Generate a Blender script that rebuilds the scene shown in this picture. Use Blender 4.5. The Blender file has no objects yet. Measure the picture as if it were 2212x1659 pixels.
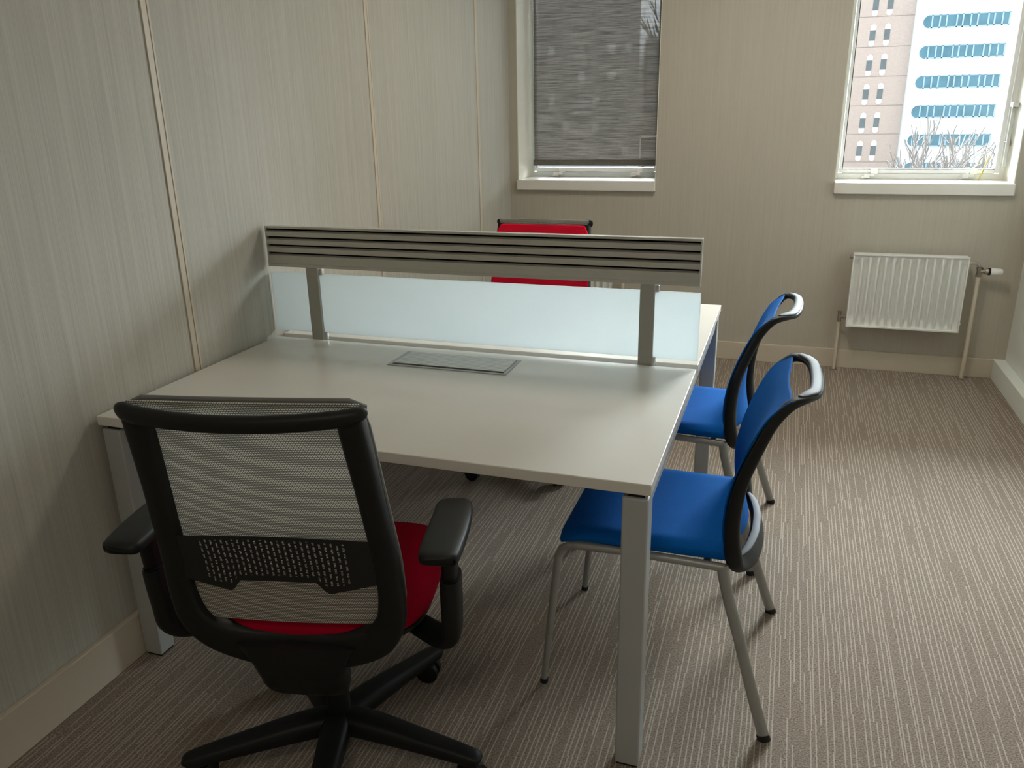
import bpy, math, random
from mathutils import Vector, Matrix
random.seed(7)
scene = bpy.context.scene
col = scene.collection
PI = math.pi

# ------------------------------------------------------------------ camera
CAM = Vector((1.6099, -1.4510, 1.4255))
yaw, pit, rol = map(math.radians, (18.9756, -18.7672, -1.1032))
fwd = Vector((-math.sin(yaw)*math.cos(pit), math.cos(yaw)*math.cos(pit), math.sin(pit)))
r0 = Vector((math.cos(yaw), math.sin(yaw), 0)); u0 = r0.cross(fwd)
rr = r0*math.cos(rol)+u0*math.sin(rol); uu = -r0*math.sin(rol)+u0*math.cos(rol)
cd = bpy.data.cameras.new('camera'); cam = bpy.data.objects.new('camera', cd); col.objects.link(cam)
m = Matrix.Identity(4)
for i in range(3):
    m[i][0] = rr[i]; m[i][1] = uu[i]; m[i][2] = -fwd[i]; m[i][3] = CAM[i]
cam.matrix_world = m
cd.sensor_fit = 'HORIZONTAL'; cd.sensor_width = 36; cd.lens = 1732.12/2212*36
cd.clip_start = .05; cd.clip_end = 500
scene.camera = cam

# ------------------------------------------------------------------ light
W = bpy.data.worlds.new('sky'); scene.world = W; W.use_nodes = True
wn = W.node_tree; bg = wn.nodes['Background']
# bright hazy sky on the window side, softer sky behind the house
tcw = wn.nodes.new('ShaderNodeTexCoord'); spw = wn.nodes.new('ShaderNodeSeparateXYZ')
wn.links.new(tcw.outputs['Generated'], spw.inputs[0])
mrw = wn.nodes.new('ShaderNodeMapRange'); mrw.inputs[1].default_value = 0; mrw.inputs[2].default_value = .5
SKY_BACK, SKY_FRONT = .36, 15.5
mrw.inputs[3].default_value = SKY_BACK; mrw.inputs[4].default_value = SKY_FRONT
wn.links.new(spw.outputs[1], mrw.inputs[0])
# haze darkens the bright side towards the horizon
mrh = wn.nodes.new('ShaderNodeMapRange'); mrh.inputs[1].default_value = .11; mrh.inputs[2].default_value = .28
mrh.inputs[3].default_value = .12; mrh.inputs[4].default_value = 1
wn.links.new(spw.outputs[2], mrh.inputs[0])
mlw = wn.nodes.new('ShaderNodeMath'); mlw.operation = 'MULTIPLY'
wn.links.new(mrw.outputs[0], mlw.inputs[0]); wn.links.new(mrh.outputs[0], mlw.inputs[1])
mxw = wn.nodes.new('ShaderNodeMath'); mxw.operation = 'MAXIMUM'; mxw.inputs[1].default_value = SKY_BACK
wn.links.new(mlw.outputs[0], mxw.inputs[0]); wn.links.new(mxw.outputs[0], bg.inputs['Strength'])
bg.inputs['Color'].default_value = (.95, .98, 1.0, 1)
def add_sun():
    d = bpy.data.lights.new('sun', 'SUN'); d.energy = .2; d.angle = math.radians(1.5); d.color = (1, .97, .92)
    o = bpy.data.objects.new('sun', d); col.objects.link(o)
    o.rotation_euler = Vector((.35, .75, -.65)).to_track_quat('-Z', 'Y').to_euler()
add_sun()
def portal(x0, x1, z0, z1, y):
    d = bpy.data.lights.new('window_portal', 'AREA'); d.shape = 'RECTANGLE'; d.size = x1-x0; d.size_y = z1-z0
    d.cycles.is_portal = True
    o = bpy.data.objects.new('window_portal', d); col.objects.link(o)
    o.location = ((x0+x1)/2, y, (z0+z1)/2); o.rotation_euler = (-PI/2, 0, 0)
portal(.03, .87, 1.03, 2.35, 3.64); portal(1.83, 2.69, 1.03, 2.35, 3.64)
vs = scene.view_settings
vs.view_transform = 'Standard'; vs.look = 'None'; vs.gamma = 1; vs.exposure = 2.3
vs.use_curve_mapping = False
scene.cycles.max_bounces = 14; scene.cycles.diffuse_bounces = 8; scene.cycles.glossy_bounces = 5
scene.cycles.transparent_max_bounces = 16; scene.cycles.transmission_bounces = 8
scene.cycles.use_denoising = True; scene.cycles.sample_clamp_indirect = 8
scene.cycles.caustics_reflective = False; scene.cycles.caustics_refractive = False

# ------------------------------------------------------------------ materials
def new_mat(name):
    mt = bpy.data.materials.new(name); mt.use_nodes = True
    nt = mt.node_tree; nt.nodes.clear()
    return mt, nt, nt.nodes.new('ShaderNodeOutputMaterial')
def N(nt, t, **kw):
    n = nt.nodes.new(t)
    for k, v in kw.items():
        setattr(n, k, v)
    return n
def math_n(nt, op, a, b=None, c=None):
    n = N(nt, 'ShaderNodeMath', operation=op)
    for i, v in enumerate((a, b, c)):
        if v is None: continue
        if isinstance(v, (int, float)): n.inputs[i].default_value = v
        else: nt.links.new(v, n.inputs[i])
    return n.outputs[0]
def mixc(nt, f, a, b):
    n = N(nt, 'ShaderNodeMix', data_type='RGBA')
    if isinstance(f, (int, float)): n.inputs[0].default_value = f
    else: nt.links.new(f, n.inputs[0])
    for i, v in ((6, a), (7, b)):
        if isinstance(v, tuple): n.inputs[i].default_value = (*v[:3], 1)
        else: nt.links.new(v, n.inputs[i])
    return n.outputs[2]
def noise(nt, vec, scale, detail=3, rough=.55):
    n = N(nt, 'ShaderNodeTexNoise'); n.inputs['Scale'].default_value = scale
    n.inputs['Detail'].default_value = detail; n.inputs['Roughness'].default_value = rough
    if vec is not None: nt.links.new(vec, n.inputs['Vector'])
    return n.outputs['Fac']
def objco(nt, sx=1, sy=1, sz=1):
    t = N(nt, 'ShaderNodeTexCoord'); mp = N(nt, 'ShaderNodeMapping'); mp.inputs['Scale'].default_value = (sx, sy, sz)
    nt.links.new(t.outputs['Object'], mp.inputs['Vector']); return mp.outputs[0]
def prin(nt, out, color, rough=.5, metal=0, spec=.5, bump=None, bumps=.1, bdist=.001, sheen=0):
    b = N(nt, 'ShaderNodeBsdfPrincipled')
    if isinstance(color, tuple): b.inputs['Base Color'].default_value = (*color[:3], 1)
    else: nt.links.new(color, b.inputs['Base Color'])
    if isinstance(rough, (int, float)): b.inputs['Roughness'].default_value = rough
    else: nt.links.new(rough, b.inputs['Roughness'])
    b.inputs['Metallic'].default_value = metal
    b.inputs['Specular IOR Level'].default_value = spec
    b.inputs['Sheen Weight'].default_value = sheen
    if bump is not None:
        bn = N(nt, 'ShaderNodeBump'); bn.inputs['Strength'].default_value = bumps; bn.inputs['Distance'].default_value = bdist
        nt.links.new(bump, bn.inputs['Height']); nt.links.new(bn.outputs[0], b.inputs['Normal'])
    if out is not None: nt.links.new(b.outputs[0], out.inputs[0])
    return b
def simple(name, color, rough=.5, metal=0, spec=.5, var=.06, scale=30, bump=.05, sheen=0):
    """plain material with a little procedural grain"""
    mt, nt, out = new_mat(name)
    f = noise(nt, objco(nt), scale, 4)
    dark = tuple(c*(1-var) for c in color); light = tuple(min(1, c*(1+var)) for c in color)
    prin(nt, out, mixc(nt, f, dark, light), rough, metal, spec, f, bump, .0005, sheen)
    return mt

def wallpaper(name, a, b, axis, strength=.6):
    """fine vertical threads: noise stretched along z"""
    mt, nt, out = new_mat(name)
    s = (520, 520, 5); s2 = (90, 90, .9)
    f1 = noise(nt, objco(nt, *s), 1, 2, .6)
    f2 = noise(nt, objco(nt, *s2), 1, 3, .7)
    f3 = noise(nt, objco(nt, 160, 160, 160), 1, 2)
    f = math_n(nt, 'ADD', math_n(nt, 'MULTIPLY', f1, .5), math_n(nt, 'MULTIPLY', f2, .5))
    mr = N(nt, 'ShaderNodeMapRange'); mr.inputs[1].default_value = .38; mr.inputs[2].default_value = .62
    nt.links.new(f, mr.inputs[0])
    c = mixc(nt, math_n(nt, 'MULTIPLY', mr.outputs[0], strength), a, b)
    c = mixc(nt, math_n(nt, 'MULTIPLY', f3, .12), c, tuple(x*.7 for x in a))
    prin(nt, out, c, .55, 0, .35, mr.outputs[0], .25, .0006)
    return mt
M = {}
M['wall_left'] = wallpaper('wallpaper_left', (.44, .425, .375), (.58, .565, .51), 1, .8)
M['wall_back'] = wallpaper('wallpaper_window_wall', (.48, .44, .37), (.57, .53, .455), 0, .6)
M['wall_right'] = simple('painted_wall_right', (.82, .86, .83), .6, bump=.05, scale=200)
M['beige_paint'] = simple('beige_gloss_paint', (.60, .53, .43), .38, var=.02)
M['cream_paint'] = simple('cream_lining', (.80, .78, .70), .45, var=.02)
M['ceiling'] = simple('ceiling_white', (.75, .75, .72), .8, scale=80)
M['white'] = simple('white_lacquer', (.86, .86, .85), .28, var=.015, scale=12)
M['white_sill'] = simple('white_sill_board', (.78, .75, .70), .22, var=.02, scale=12)
M['rad_white'] = simple('radiator_enamel', (.80, .81, .78), .3, var=.01, scale=15)
M['alu_grey'] = simple('window_aluminium', (.68, .74, .75), .35, 0, var=.05)
M['dark_gasket'] = simple('dark_rubber', (.025, .03, .035), .5)
M['desk_top'] = simple('pale_grey_laminate', (.72, .70, .645), .32, 0, .5, var=.03, scale=6, bump=.02)
M['desk_metal'] = simple('silver_grey_powdercoat', (.42, .43, .43), .42, .05, var=.04, scale=300, bump=.08)
M['rail_alu'] = simple('anodised_aluminium', (.50, .49, .44), .42, .1, var=.05, scale=60)
M['post_metal'] = simple('post_metal', (.38, .37, .33), .42, .1, var=.05, scale=60)
M['alu_light'] = simple('satin_aluminium', (.60, .60, .57), .32, .4, var=.04, scale=60)
M['black_plastic'] = simple('black_plastic', (.009, .010, .010), .5, 0, .3, var=.15, scale=400, bump=.15)
M['lit_plastic'] = simple('black_plastic_lit_tone', (.085, .095, .115), .6, 0, .25, var=.1, scale=300, bump=.1)  # paler tone of the black back frame, window light put into the colour
M['black_rubber'] = simple('black_rubber', (.012, .012, .012), .7)
M['chair_metal'] = simple('chair_tube_silver', (.36, .36, .34), .36, .35, var=.03, scale=200)
M['chrome'] = simple('chrome', (.72, .72, .70), .16, 1, var=.03)
M['brass_dark'] = simple('nickel_valve', (.42, .38, .32), .3, .9, var=.1)
M['pale_pipe'] = simple('beige_painted_pipe', (.66, .58, .47), .35, var=.02)

def fabric(name, c, light, scale=1400, sheen=.3, rough=.85):
    mt, nt, out = new_mat(name)
    t = objco(nt)
    w1 = N(nt, 'ShaderNodeTexVoronoi'); w1.inputs['Scale'].default_value = scale*.5; nt.links.new(t, w1.inputs['Vector'])
    f2 = noise(nt, t, 14, 3)
    f = math_n(nt, 'ADD', math_n(nt, 'MULTIPLY', w1.outputs['Distance'], .7), math_n(nt, 'MULTIPLY', f2, .3))
    prin(nt, out, mixc(nt, f, c, light), rough, 0, .08, w1.outputs['Distance'], .3, .0006, sheen)
    return mt
M['blue_fabric'] = fabric('blue_fabric', (.0, .070, .33), (.003, .150, .53), sheen=0)
M['red_fabric'] = fabric('red_fabric', (.30, .0, .014), (.46, .003, .03), sheen=0)

def ribbed_red():
    mt, nt, out = new_mat('red_ribbed_knit')
    sp = N(nt, 'ShaderNodeSeparateXYZ'); nt.links.new(objco(nt), sp.inputs[0])
    s = math_n(nt, 'SINE', math_n(nt, 'MULTIPLY', sp.outputs[2], 1500))
    f = math_n(nt, 'MULTIPLY_ADD', s, .5, .5)
    prin(nt, out, mixc(nt, f, (.50, .0, .018), (.82, .004, .035)), .8, 0, .2, f, .3, .001, 0)
    return mt
M['red_knit'] = ribbed_red()

def mesh_weave():
    """grey back mesh: rows of light thread dots on black, lets light through"""
    mt, nt, out = new_mat('grey_mesh_weave')
    sp = N(nt, 'ShaderNodeSeparateXYZ'); nt.links.new(objco(nt), sp.inputs[0])
    P = .0036
    row = math_n(nt, 'DIVIDE', sp.outputs[2], P)
    off = math_n(nt, 'MULTIPLY', math_n(nt, 'FLOORED_MODULO', math_n(nt, 'FLOOR', row), 2), .5)
    u = math_n(nt, 'ADD', math_n(nt, 'DIVIDE', sp.outputs[0], P*1.25), off)
    a = math_n(nt, 'ABSOLUTE', math_n(nt, 'SUBTRACT', math_n(nt, 'FRACT', u), .5))
    b = math_n(nt, 'ABSOLUTE', math_n(nt, 'SUBTRACT', math_n(nt, 'FRACT', row), .5))
    ins = math_n(nt, 'MULTIPLY', math_n(nt, 'LESS_THAN', a, .36), math_n(nt, 'LESS_THAN', b, .27))
    c = mixc(nt, ins, (.20, .195, .18), (.97, .95, .88))
    d = N(nt, 'ShaderNodeBsdfDiffuse'); nt.links.new(c, d.inputs[0])
    t = N(nt, 'ShaderNodeBsdfTranslucent'); nt.links.new(c, t.inputs[0])
    mx = N(nt, 'ShaderNodeMixShader'); mx.inputs[0].default_value = .72
    nt.links.new(d.outputs[0], mx.inputs[1]); nt.links.new(t.outputs[0], mx.inputs[2])
    nt.links.new(mx.outputs[0], out.inputs[0])
    return mt
M['mesh'] = mesh_weave()

def lumbar_mat():
    """black panel pierced by staggered slots"""
    mt, nt, out = new_mat('perforated_black_plastic')
    tc = N(nt, 'ShaderNodeTexCoord'); sp = N(nt, 'ShaderNodeSeparateXYZ'); nt.links.new(tc.outputs['UV'], sp.inputs[0])
    colw = math_n(nt, 'MULTIPLY', sp.outputs[0], 36)
    ci = math_n(nt, 'FLOOR', colw)
    row = math_n(nt, 'ADD', math_n(nt, 'MULTIPLY', sp.outputs[1], 8), math_n(nt, 'MULTIPLY', ci, .37))
    a = math_n(nt, 'ABSOLUTE', math_n(nt, 'SUBTRACT', math_n(nt, 'FRACT', colw), .5))
    b = math_n(nt, 'ABSOLUTE', math_n(nt, 'SUBTRACT', math_n(nt, 'FRACT', row), .5))
    hole = math_n(nt, 'MULTIPLY', math_n(nt, 'LESS_THAN', a, .17), math_n(nt, 'LESS_THAN', b, .34))
    cx = math_n(nt, 'LESS_THAN', math_n(nt, 'ABSOLUTE', math_n(nt, 'SUBTRACT', sp.outputs[0], .5)), .36)
    cz = math_n(nt, 'LESS_THAN', math_n(nt, 'ABSOLUTE', math_n(nt, 'SUBTRACT', sp.outputs[1], .52)), .40)
    hole = math_n(nt, 'MULTIPLY', hole, math_n(nt, 'MULTIPLY', cx, cz))
    b_ = prin(nt, None, (.012, .012, .011), .5, 0, .4)
    tr = N(nt, 'ShaderNodeBsdfTransparent')
    mx = N(nt, 'ShaderNodeMixShader'); nt.links.new(hole, mx.inputs[0])
    nt.links.new(b_.outputs[0], mx.inputs[1]); nt.links.new(tr.outputs[0], mx.inputs[2]); nt.links.new(mx.outputs[0], out.inputs[0])
    return mt
M['lumbar'] = lumbar_mat()

def frosted():
    mt, nt, out = new_mat('frosted_acrylic')
    f = noise(nt, objco(nt), 5, 2)
    c = mixc(nt, f, (.80, .86, .88), (.86, .91, .93))
    d = N(nt, 'ShaderNodeBsdfDiffuse'); nt.links.new(c, d.inputs[0])
    t = N(nt, 'ShaderNodeBsdfTranslucent'); nt.links.new(c, t.inputs[0])
    g = N(nt, 'ShaderNodeBsdfGlossy'); g.inputs['Roughness'].default_value = .35
    mx = N(nt, 'ShaderNodeMixShader'); mx.inputs[0].default_value = .72
    nt.links.new(d.outputs[0], mx.inputs[1]); nt.links.new(t.outputs[0], mx.inputs[2])
    m2 = N(nt, 'ShaderNodeMixShader'); m2.inputs[0].default_value = .05
    nt.links.new(mx.outputs[0], m2.inputs[1]); nt.links.new(g.outputs[0], m2.inputs[2]); nt.links.new(m2.outputs[0], out.inputs[0])
    return mt
M['frosted'] = frosted()

def pane_glass():
    mt, nt, out = new_mat('window_glass')
    t = N(nt, 'ShaderNodeBsdfTransparent'); t.inputs[0].default_value = (.93, .97, .97, 1)
    g = N(nt, 'ShaderNodeBsdfGlossy'); g.inputs['Roughness'].default_value = .02
    f = N(nt, 'ShaderNodeFresnel'); f.inputs[0].default_value = 1.45
    mx = N(nt, 'ShaderNodeMixShader'); nt.links.new(f.outputs[0], mx.inputs[0])
    nt.links.new(t.outputs[0], mx.inputs[1]); nt.links.new(g.outputs[0], mx.inputs[2]); nt.links.new(mx.outputs[0], out.inputs[0])
    return mt
M['glass'] = pane_glass()

def blind_mat():
    """thin dark screen cloth with uneven horizontal threads"""
    mt, nt, out = new_mat('dark_screen_cloth')
    f = noise(nt, objco(nt, 5, 5, 210), 1, 4, .75)
    f2 = noise(nt, objco(nt, 40, 40, 45), 1, 4, .7)
    mr = N(nt, 'ShaderNodeMapRange'); mr.inputs[1].default_value = .35; mr.inputs[2].default_value = .65
    mr.inputs[3].default_value = .13; mr.inputs[4].default_value = .30
    nt.links.new(math_n(nt, 'ADD', math_n(nt, 'MULTIPLY', f, .7), math_n(nt, 'MULTIPLY', f2, .3)), mr.inputs[0])
    fm = N(nt, 'ShaderNodeMapRange'); fm.inputs[1].default_value = .38; fm.inputs[2].default_value = .62; nt.links.new(f, fm.inputs[0])
    c = mixc(nt, fm.outputs[0], (.12, .11, .095), (.30, .275, .245))
    d = N(nt, 'ShaderNodeBsdfDiffuse'); nt.links.new(c, d.inputs[0])
    tl = N(nt, 'ShaderNodeBsdfTranslucent'); nt.links.new(c, tl.inputs[0])
    mx = N(nt, 'ShaderNodeMixShader'); mx.inputs[0].default_value = .06
    nt.links.new(d.outputs[0], mx.inputs[1]); nt.links.new(tl.outputs[0], mx.inputs[2])
    tr = N(nt, 'ShaderNodeBsdfTransparent')
    m2 = N(nt, 'ShaderNodeMixShader'); nt.links.new(mr.outputs[0], m2.inputs[0])
    nt.links.new(mx.outputs[0], m2.inputs[1]); nt.links.new(tr.outputs[0], m2.inputs[2]); nt.links.new(m2.outputs[0], out.inputs[0])
    return mt
M['blind'] = blind_mat()

def carpet():
    mt, nt, out = new_mat('striped_loop_carpet')
    sp = N(nt, 'ShaderNodeSeparateXYZ')
    co = objco(nt)
    # slight wobble so that the pale yarn lines are not ruler straight
    wob = noise(nt, objco(nt, 260, 260, 1), 1, 2)
    nt.links.new(co, sp.inputs[0])
    P = .0125
    x = math_n(nt, 'ADD', sp.outputs[0], math_n(nt, 'MULTIPLY', math_n(nt, 'SUBTRACT', wob, .5), .003))
    u = math_n(nt, 'DIVIDE', x, P)
    ci = math_n(nt, 'FLOOR', u)
    wn = N(nt, 'ShaderNodeTexWhiteNoise', noise_dimensions='1D'); nt.links.new(ci, wn.inputs['W'])
    seg = math_n(nt, 'FLOOR', math_n(nt, 'ADD', math_n(nt, 'DIVIDE', sp.outputs[1], .23), math_n(nt, 'MULTIPLY', wn.outputs[0], 9.3)))
    cb = N(nt, 'ShaderNodeCombineXYZ'); nt.links.new(ci, cb.inputs[0]); nt.links.new(seg, cb.inputs[1])
    w2 = N(nt, 'ShaderNodeTexWhiteNoise', noise_dimensions='2D'); nt.links.new(cb.outputs[0], w2.inputs['Vector'])
    sc = N(nt, 'ShaderNodeSeparateColor'); nt.links.new(w2.outputs['Color'], sc.inputs[0])
    on = math_n(nt, 'LESS_THAN', w2.outputs[0], .80)
    pos = math_n(nt, 'MULTIPLY_ADD', math_n(nt, 'ROUND', math_n(nt, 'MULTIPLY', sc.outputs[1], 2.0)), .25, .22)
    a = math_n(nt, 'ABSOLUTE', math_n(nt, 'SUBTRACT', math_n(nt, 'FRACT', u), pos))
    line = math_n(nt, 'LESS_THAN', a, .125)
    beads = noise(nt, objco(nt, 240, 190, 1), 1, 2)
    mask = math_n(nt, 'MULTIPLY', math_n(nt, 'MULTIPLY', on, line), math_n(nt, 'MULTIPLY_ADD', beads, .9, .25))
    spk = noise(nt, objco(nt, 210, 260, 1), 1, 3, .75)
    mr = N(nt, 'ShaderNodeMapRange'); mr.inputs[1].default_value = .32; mr.inputs[2].default_value = .68; nt.links.new(spk, mr.inputs[0])
    base = mixc(nt, mr.outputs[0], (.09, .067, .053), (.42, .35, .285))
    big = noise(nt, objco(nt), 1.3, 2)
    base = mixc(nt, math_n(nt, 'MULTIPLY', big, .25), base, (.27, .225, .19))
    c = mixc(nt, mask, base, (.52, .455, .38))
    h = math_n(nt, 'ADD', math_n(nt, 'MULTIPLY', spk, .9), math_n(nt, 'MULTIPLY', mask, .3))
    prin(nt, out, c, .95, 0, .1, h, .5, .003)
    return mt
M['carpet'] = carpet()

# ------------------------------------------------------------------ mesh tools
class MB:
    def __init__(s): s.v = []; s.f = []
    def add(s, vs, fs):
        k = len(s.v); s.v += [tuple(v) for v in vs]; s.f += [tuple(i+k for i in f) for f in fs]; return s
    def box(s, x0, x1, y0, y1, z0, z1):
        return s.add([(x0,y0,z0),(x1,y0,z0),(x1,y1,z0),(x0,y1,z0),(x0,y0,z1),(x1,y0,z1),(x1,y1,z1),(x0,y1,z1)],
                     [(0,3,2,1),(4,5,6,7),(0,1,5,4),(1,2,6,5),(2,3,7,6),(3,0,4,7)])
    def tube(s, pts, r, n=14, cap=True):
        pts = [Vector(p) for p in pts]; rs = r if isinstance(r, (list, tuple)) else [r]*len(pts)
        rings = []; nrm = None
        for i, p in enumerate(pts):
            t = (pts[min(i+1, len(pts)-1)]-pts[max(i-1, 0)]).normalized()
            if nrm is None:
                nrm = t.orthogonal().normalized()
            nrm = (nrm - t*nrm.dot(t)).normalized(); b = t.cross(nrm)
            rings.append([p+(nrm*math.cos(2*PI*k/n)+b*math.sin(2*PI*k/n))*rs[i] for k in range(n)])
        return s.rings(rings, False, cap)
    def rings(s, rings, closed=False, cap=True):
        n = len(rings[0]); vs = [v for r in rings for v in r]; fs = []
        R = len(rings)
        for i in range(R if closed else R-1):
            j = (i+1) % R
            for k in range(n):
                l = (k+1) % n
                fs.append((i*n+k, i*n+l, j*n+l, j*n+k))
        if cap and not closed:
            fs.append(tuple(range(n))[::-1]); fs.append(tuple((R-1)*n+k for k in range(n)))
        return s.add(vs, fs)
    def cyl(s, a, b, r, n=20, r2=None):
        return s.tube([a, b], [r, r if r2 is None else r2], n)
    def build(s, name, mat, parent=None, smooth=False, bevel=0, seg=3, sub=0, angle=40):
        me = bpy.data.meshes.new(name); me.from_pydata(s.v, [], s.f); me.update(); me.validate()
        o = bpy.data.objects.new(name, me); col.objects.link(o); me.materials.append(mat)
        import bmesh
        bm = bmesh.new(); bm.from_mesh(me); bmesh.ops.recalc_face_normals(bm, faces=bm.faces); bm.to_mesh(me); bm.free()
        if bevel:
            b = o.modifiers.new('bevel', 'BEVEL'); b.width = bevel; b.segments = seg; b.limit_method = 'ANGLE'; b.angle_limit = math.radians(35)
        if sub:
            q = o.modifiers.new('subsurf', 'SUBSURF'); q.levels = sub; q.render_levels = sub
        if smooth or bevel or sub:
            for p in me.polygons: p.use_smooth = True
            if not sub:
                me.set_sharp_from_angle(angle=math.radians(angle))
        if parent is not None: o.parent = parent
        return o

def crom(P, closed=False, n=6):
    """Catmull-Rom through tuples of floats"""
    P = [tuple(p) for p in P]; out = []; L = len(P)
    rng = range(L) if closed else range(L-1)
    for i in rng:
        if closed: a, b, c, d = P[(i-1) % L], P[i], P[(i+1) % L], P[(i+2) % L]
        else: a, b, c, d = P[max(i-1, 0)], P[i], P[i+1], P[min(i+2, L-1)]
        for k in range(n):
            t = k/n
            out.append(tuple(.5*((2*b[j])+(-a[j]+c[j])*t+(2*a[j]-5*b[j]+4*c[j]-d[j])*t*t+(-a[j]+3*b[j]-3*c[j]+d[j])*t**3) for j in range(len(b))))
    if not closed: out.append(P[-1])
    return out
def sweep(mb, ctrl, closed=False, n=6, m=16, pw=.6):
    """ctrl: (x,y,z, wx,wy,wz, half_width, half_thickness)"""
    C = crom(ctrl, closed, n); rings = []; L = len(C)
    for i, c in enumerate(C):
        p = Vector(c[:3])
        a = Vector(C[(i+1) % L][:3] if closed else C[min(i+1, L-1)][:3]); b = Vector(C[(i-1) % L][:3] if closed else C[max(i-1, 0)][:3])
        t = (a-b).normalized(); w = Vector(c[3:6]); w = (w-t*w.dot(t)).normalized(); nn = t.cross(w)
        ring = []
        for k in range(m):
            an = 2*PI*k/m; cs, sn = math.cos(an), math.sin(an)
            ring.append(p+w*c[6]*math.copysign(abs(cs)**pw, cs)+nn*c[7]*math.copysign(abs(sn)**pw, sn))
        rings.append(ring)
    return mb.rings(rings, closed)
def grid(mb, fn, nu, nv, thick=None):
    """surface fn(u,v)->(x,y,z); thick: Vector offset making it solid"""
    A = [[Vector(fn(i/nu, j/nv)) for j in range(nv+1)] for i in range(nu+1)]
    idx = lambda i, j: i*(nv+1)+j
    vs = [A[i][j] for i in range(nu+1) for j in range(nv+1)]
    fs = [(idx(i, j), idx(i+1, j), idx(i+1, j+1), idx(i, j+1)) for i in range(nu) for j in range(nv)]
    if thick is not None:
        n0 = len(vs); vs += [v+Vector(thick) for v in vs]
        fs += [tuple(n0+k for k in f)[::-1] for f in fs]
        bd = [idx(i, 0) for i in range(nu+1)]+[idx(nu, j) for j in range(1, nv+1)]+[idx(i, nv) for i in range(nu-1, -1, -1)]+[idx(0, j) for j in range(nv-1, 0, -1)]
        for k in range(len(bd)):
            a, b = bd[k], bd[(k+1) % len(bd)]; fs.append((a, b, b+n0, a+n0))
    return mb.add(vs, fs)

def tag(o, label=None, cat=None, group=None, kind=None):
    if label: o['label'] = label
    if cat: o['category'] = cat
    if group: o['group'] = group
    if kind: o['kind'] = kind
    return o
def thing(name, label, cat, loc=(0, 0, 0), rz=0, group=None):
    o = bpy.data.objects.new(name, None); col.objects.link(o); o.location = loc; o.rotation_euler = (0, 0, rz)
    o.empty_display_size = .1
    return tag(o, label, cat, group)
def copy_tree(o, parent=None):
    c = o.copy(); col.objects.link(c); c.parent = parent
    for ch in [x for x in o.children]: copy_tree(ch, c)
    return c
def struct(o): return tag(o, kind='structure')

# ------------------------------------------------------------------ room
YW = 3.321; XR = 2.79; XL = -.016; ZC = 2.55; YB = -3.0; WT = .34
W1 = (.034, .869); W2 = (1.832, 2.686); ZS = 1.0; ZT = 2.36
struct(MB().box(XL-.2, XR+.2, YB-.2, YW+WT, -.2, 0).build('floor', M['carpet']))
struct(MB().box(XL-.2, XR+.2, YB-.2, YW+WT, ZC, ZC+.2).build('ceiling', M['ceiling']))
struct(MB().box(XL-.2, XL, YB-.2, YW+WT, 0, ZC).build('wall_left', M['wall_left']))
struct(MB().box(XR, XR+.2, YB-.2, YW+WT, 0, ZC).build('wall_right', M['wall_right']))
struct(MB().box(XL, XR, YB-.2, YB, 0, ZC).build('wall_front', M['wall_back']))
wb = MB()
xs = [XL, W1[0], W1[1], W2[0], W2[1], XR]
for i in range(5):
    if i in (1, 3):
        wb.box(xs[i], xs[i+1], YW, YW+WT, 0, ZS-.03); wb.box(xs[i], xs[i+1], YW, YW+WT, ZT, ZC)
    else: wb.box(xs[i], xs[i+1], YW, YW+WT, 0, ZC)
struct(wb.build('wall_back', M['wall_back']))
# vertical joint strips between the wall panels
for i, y in enumerate((-.8, .404, 1.607, 2.80)):
    t = MB(); t.box(XL, XL+.004, y-.014, y+.006, .125, ZC); t.box(XL, XL+.003, y+.010, y+.018, .125, ZC)
    struct(t.build('trim_%d' % (i+1), M['beige_paint'], bevel=.001, seg=1))
struct(MB().box(XL, XL+.018, YB, YW, 0, .13).build('baseboard_left', M['beige_paint'], bevel=.003))
struct(MB().box(XL+.018, XR-.057, YW-.015, YW, 0, .106).build('baseboard_back', M['beige_paint'], bevel=.002))
struct(MB().box(XR-.057, XR, YB, YW, 0, .106).build('baseboard_right', M['wall_right'], bevel=.003))

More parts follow.
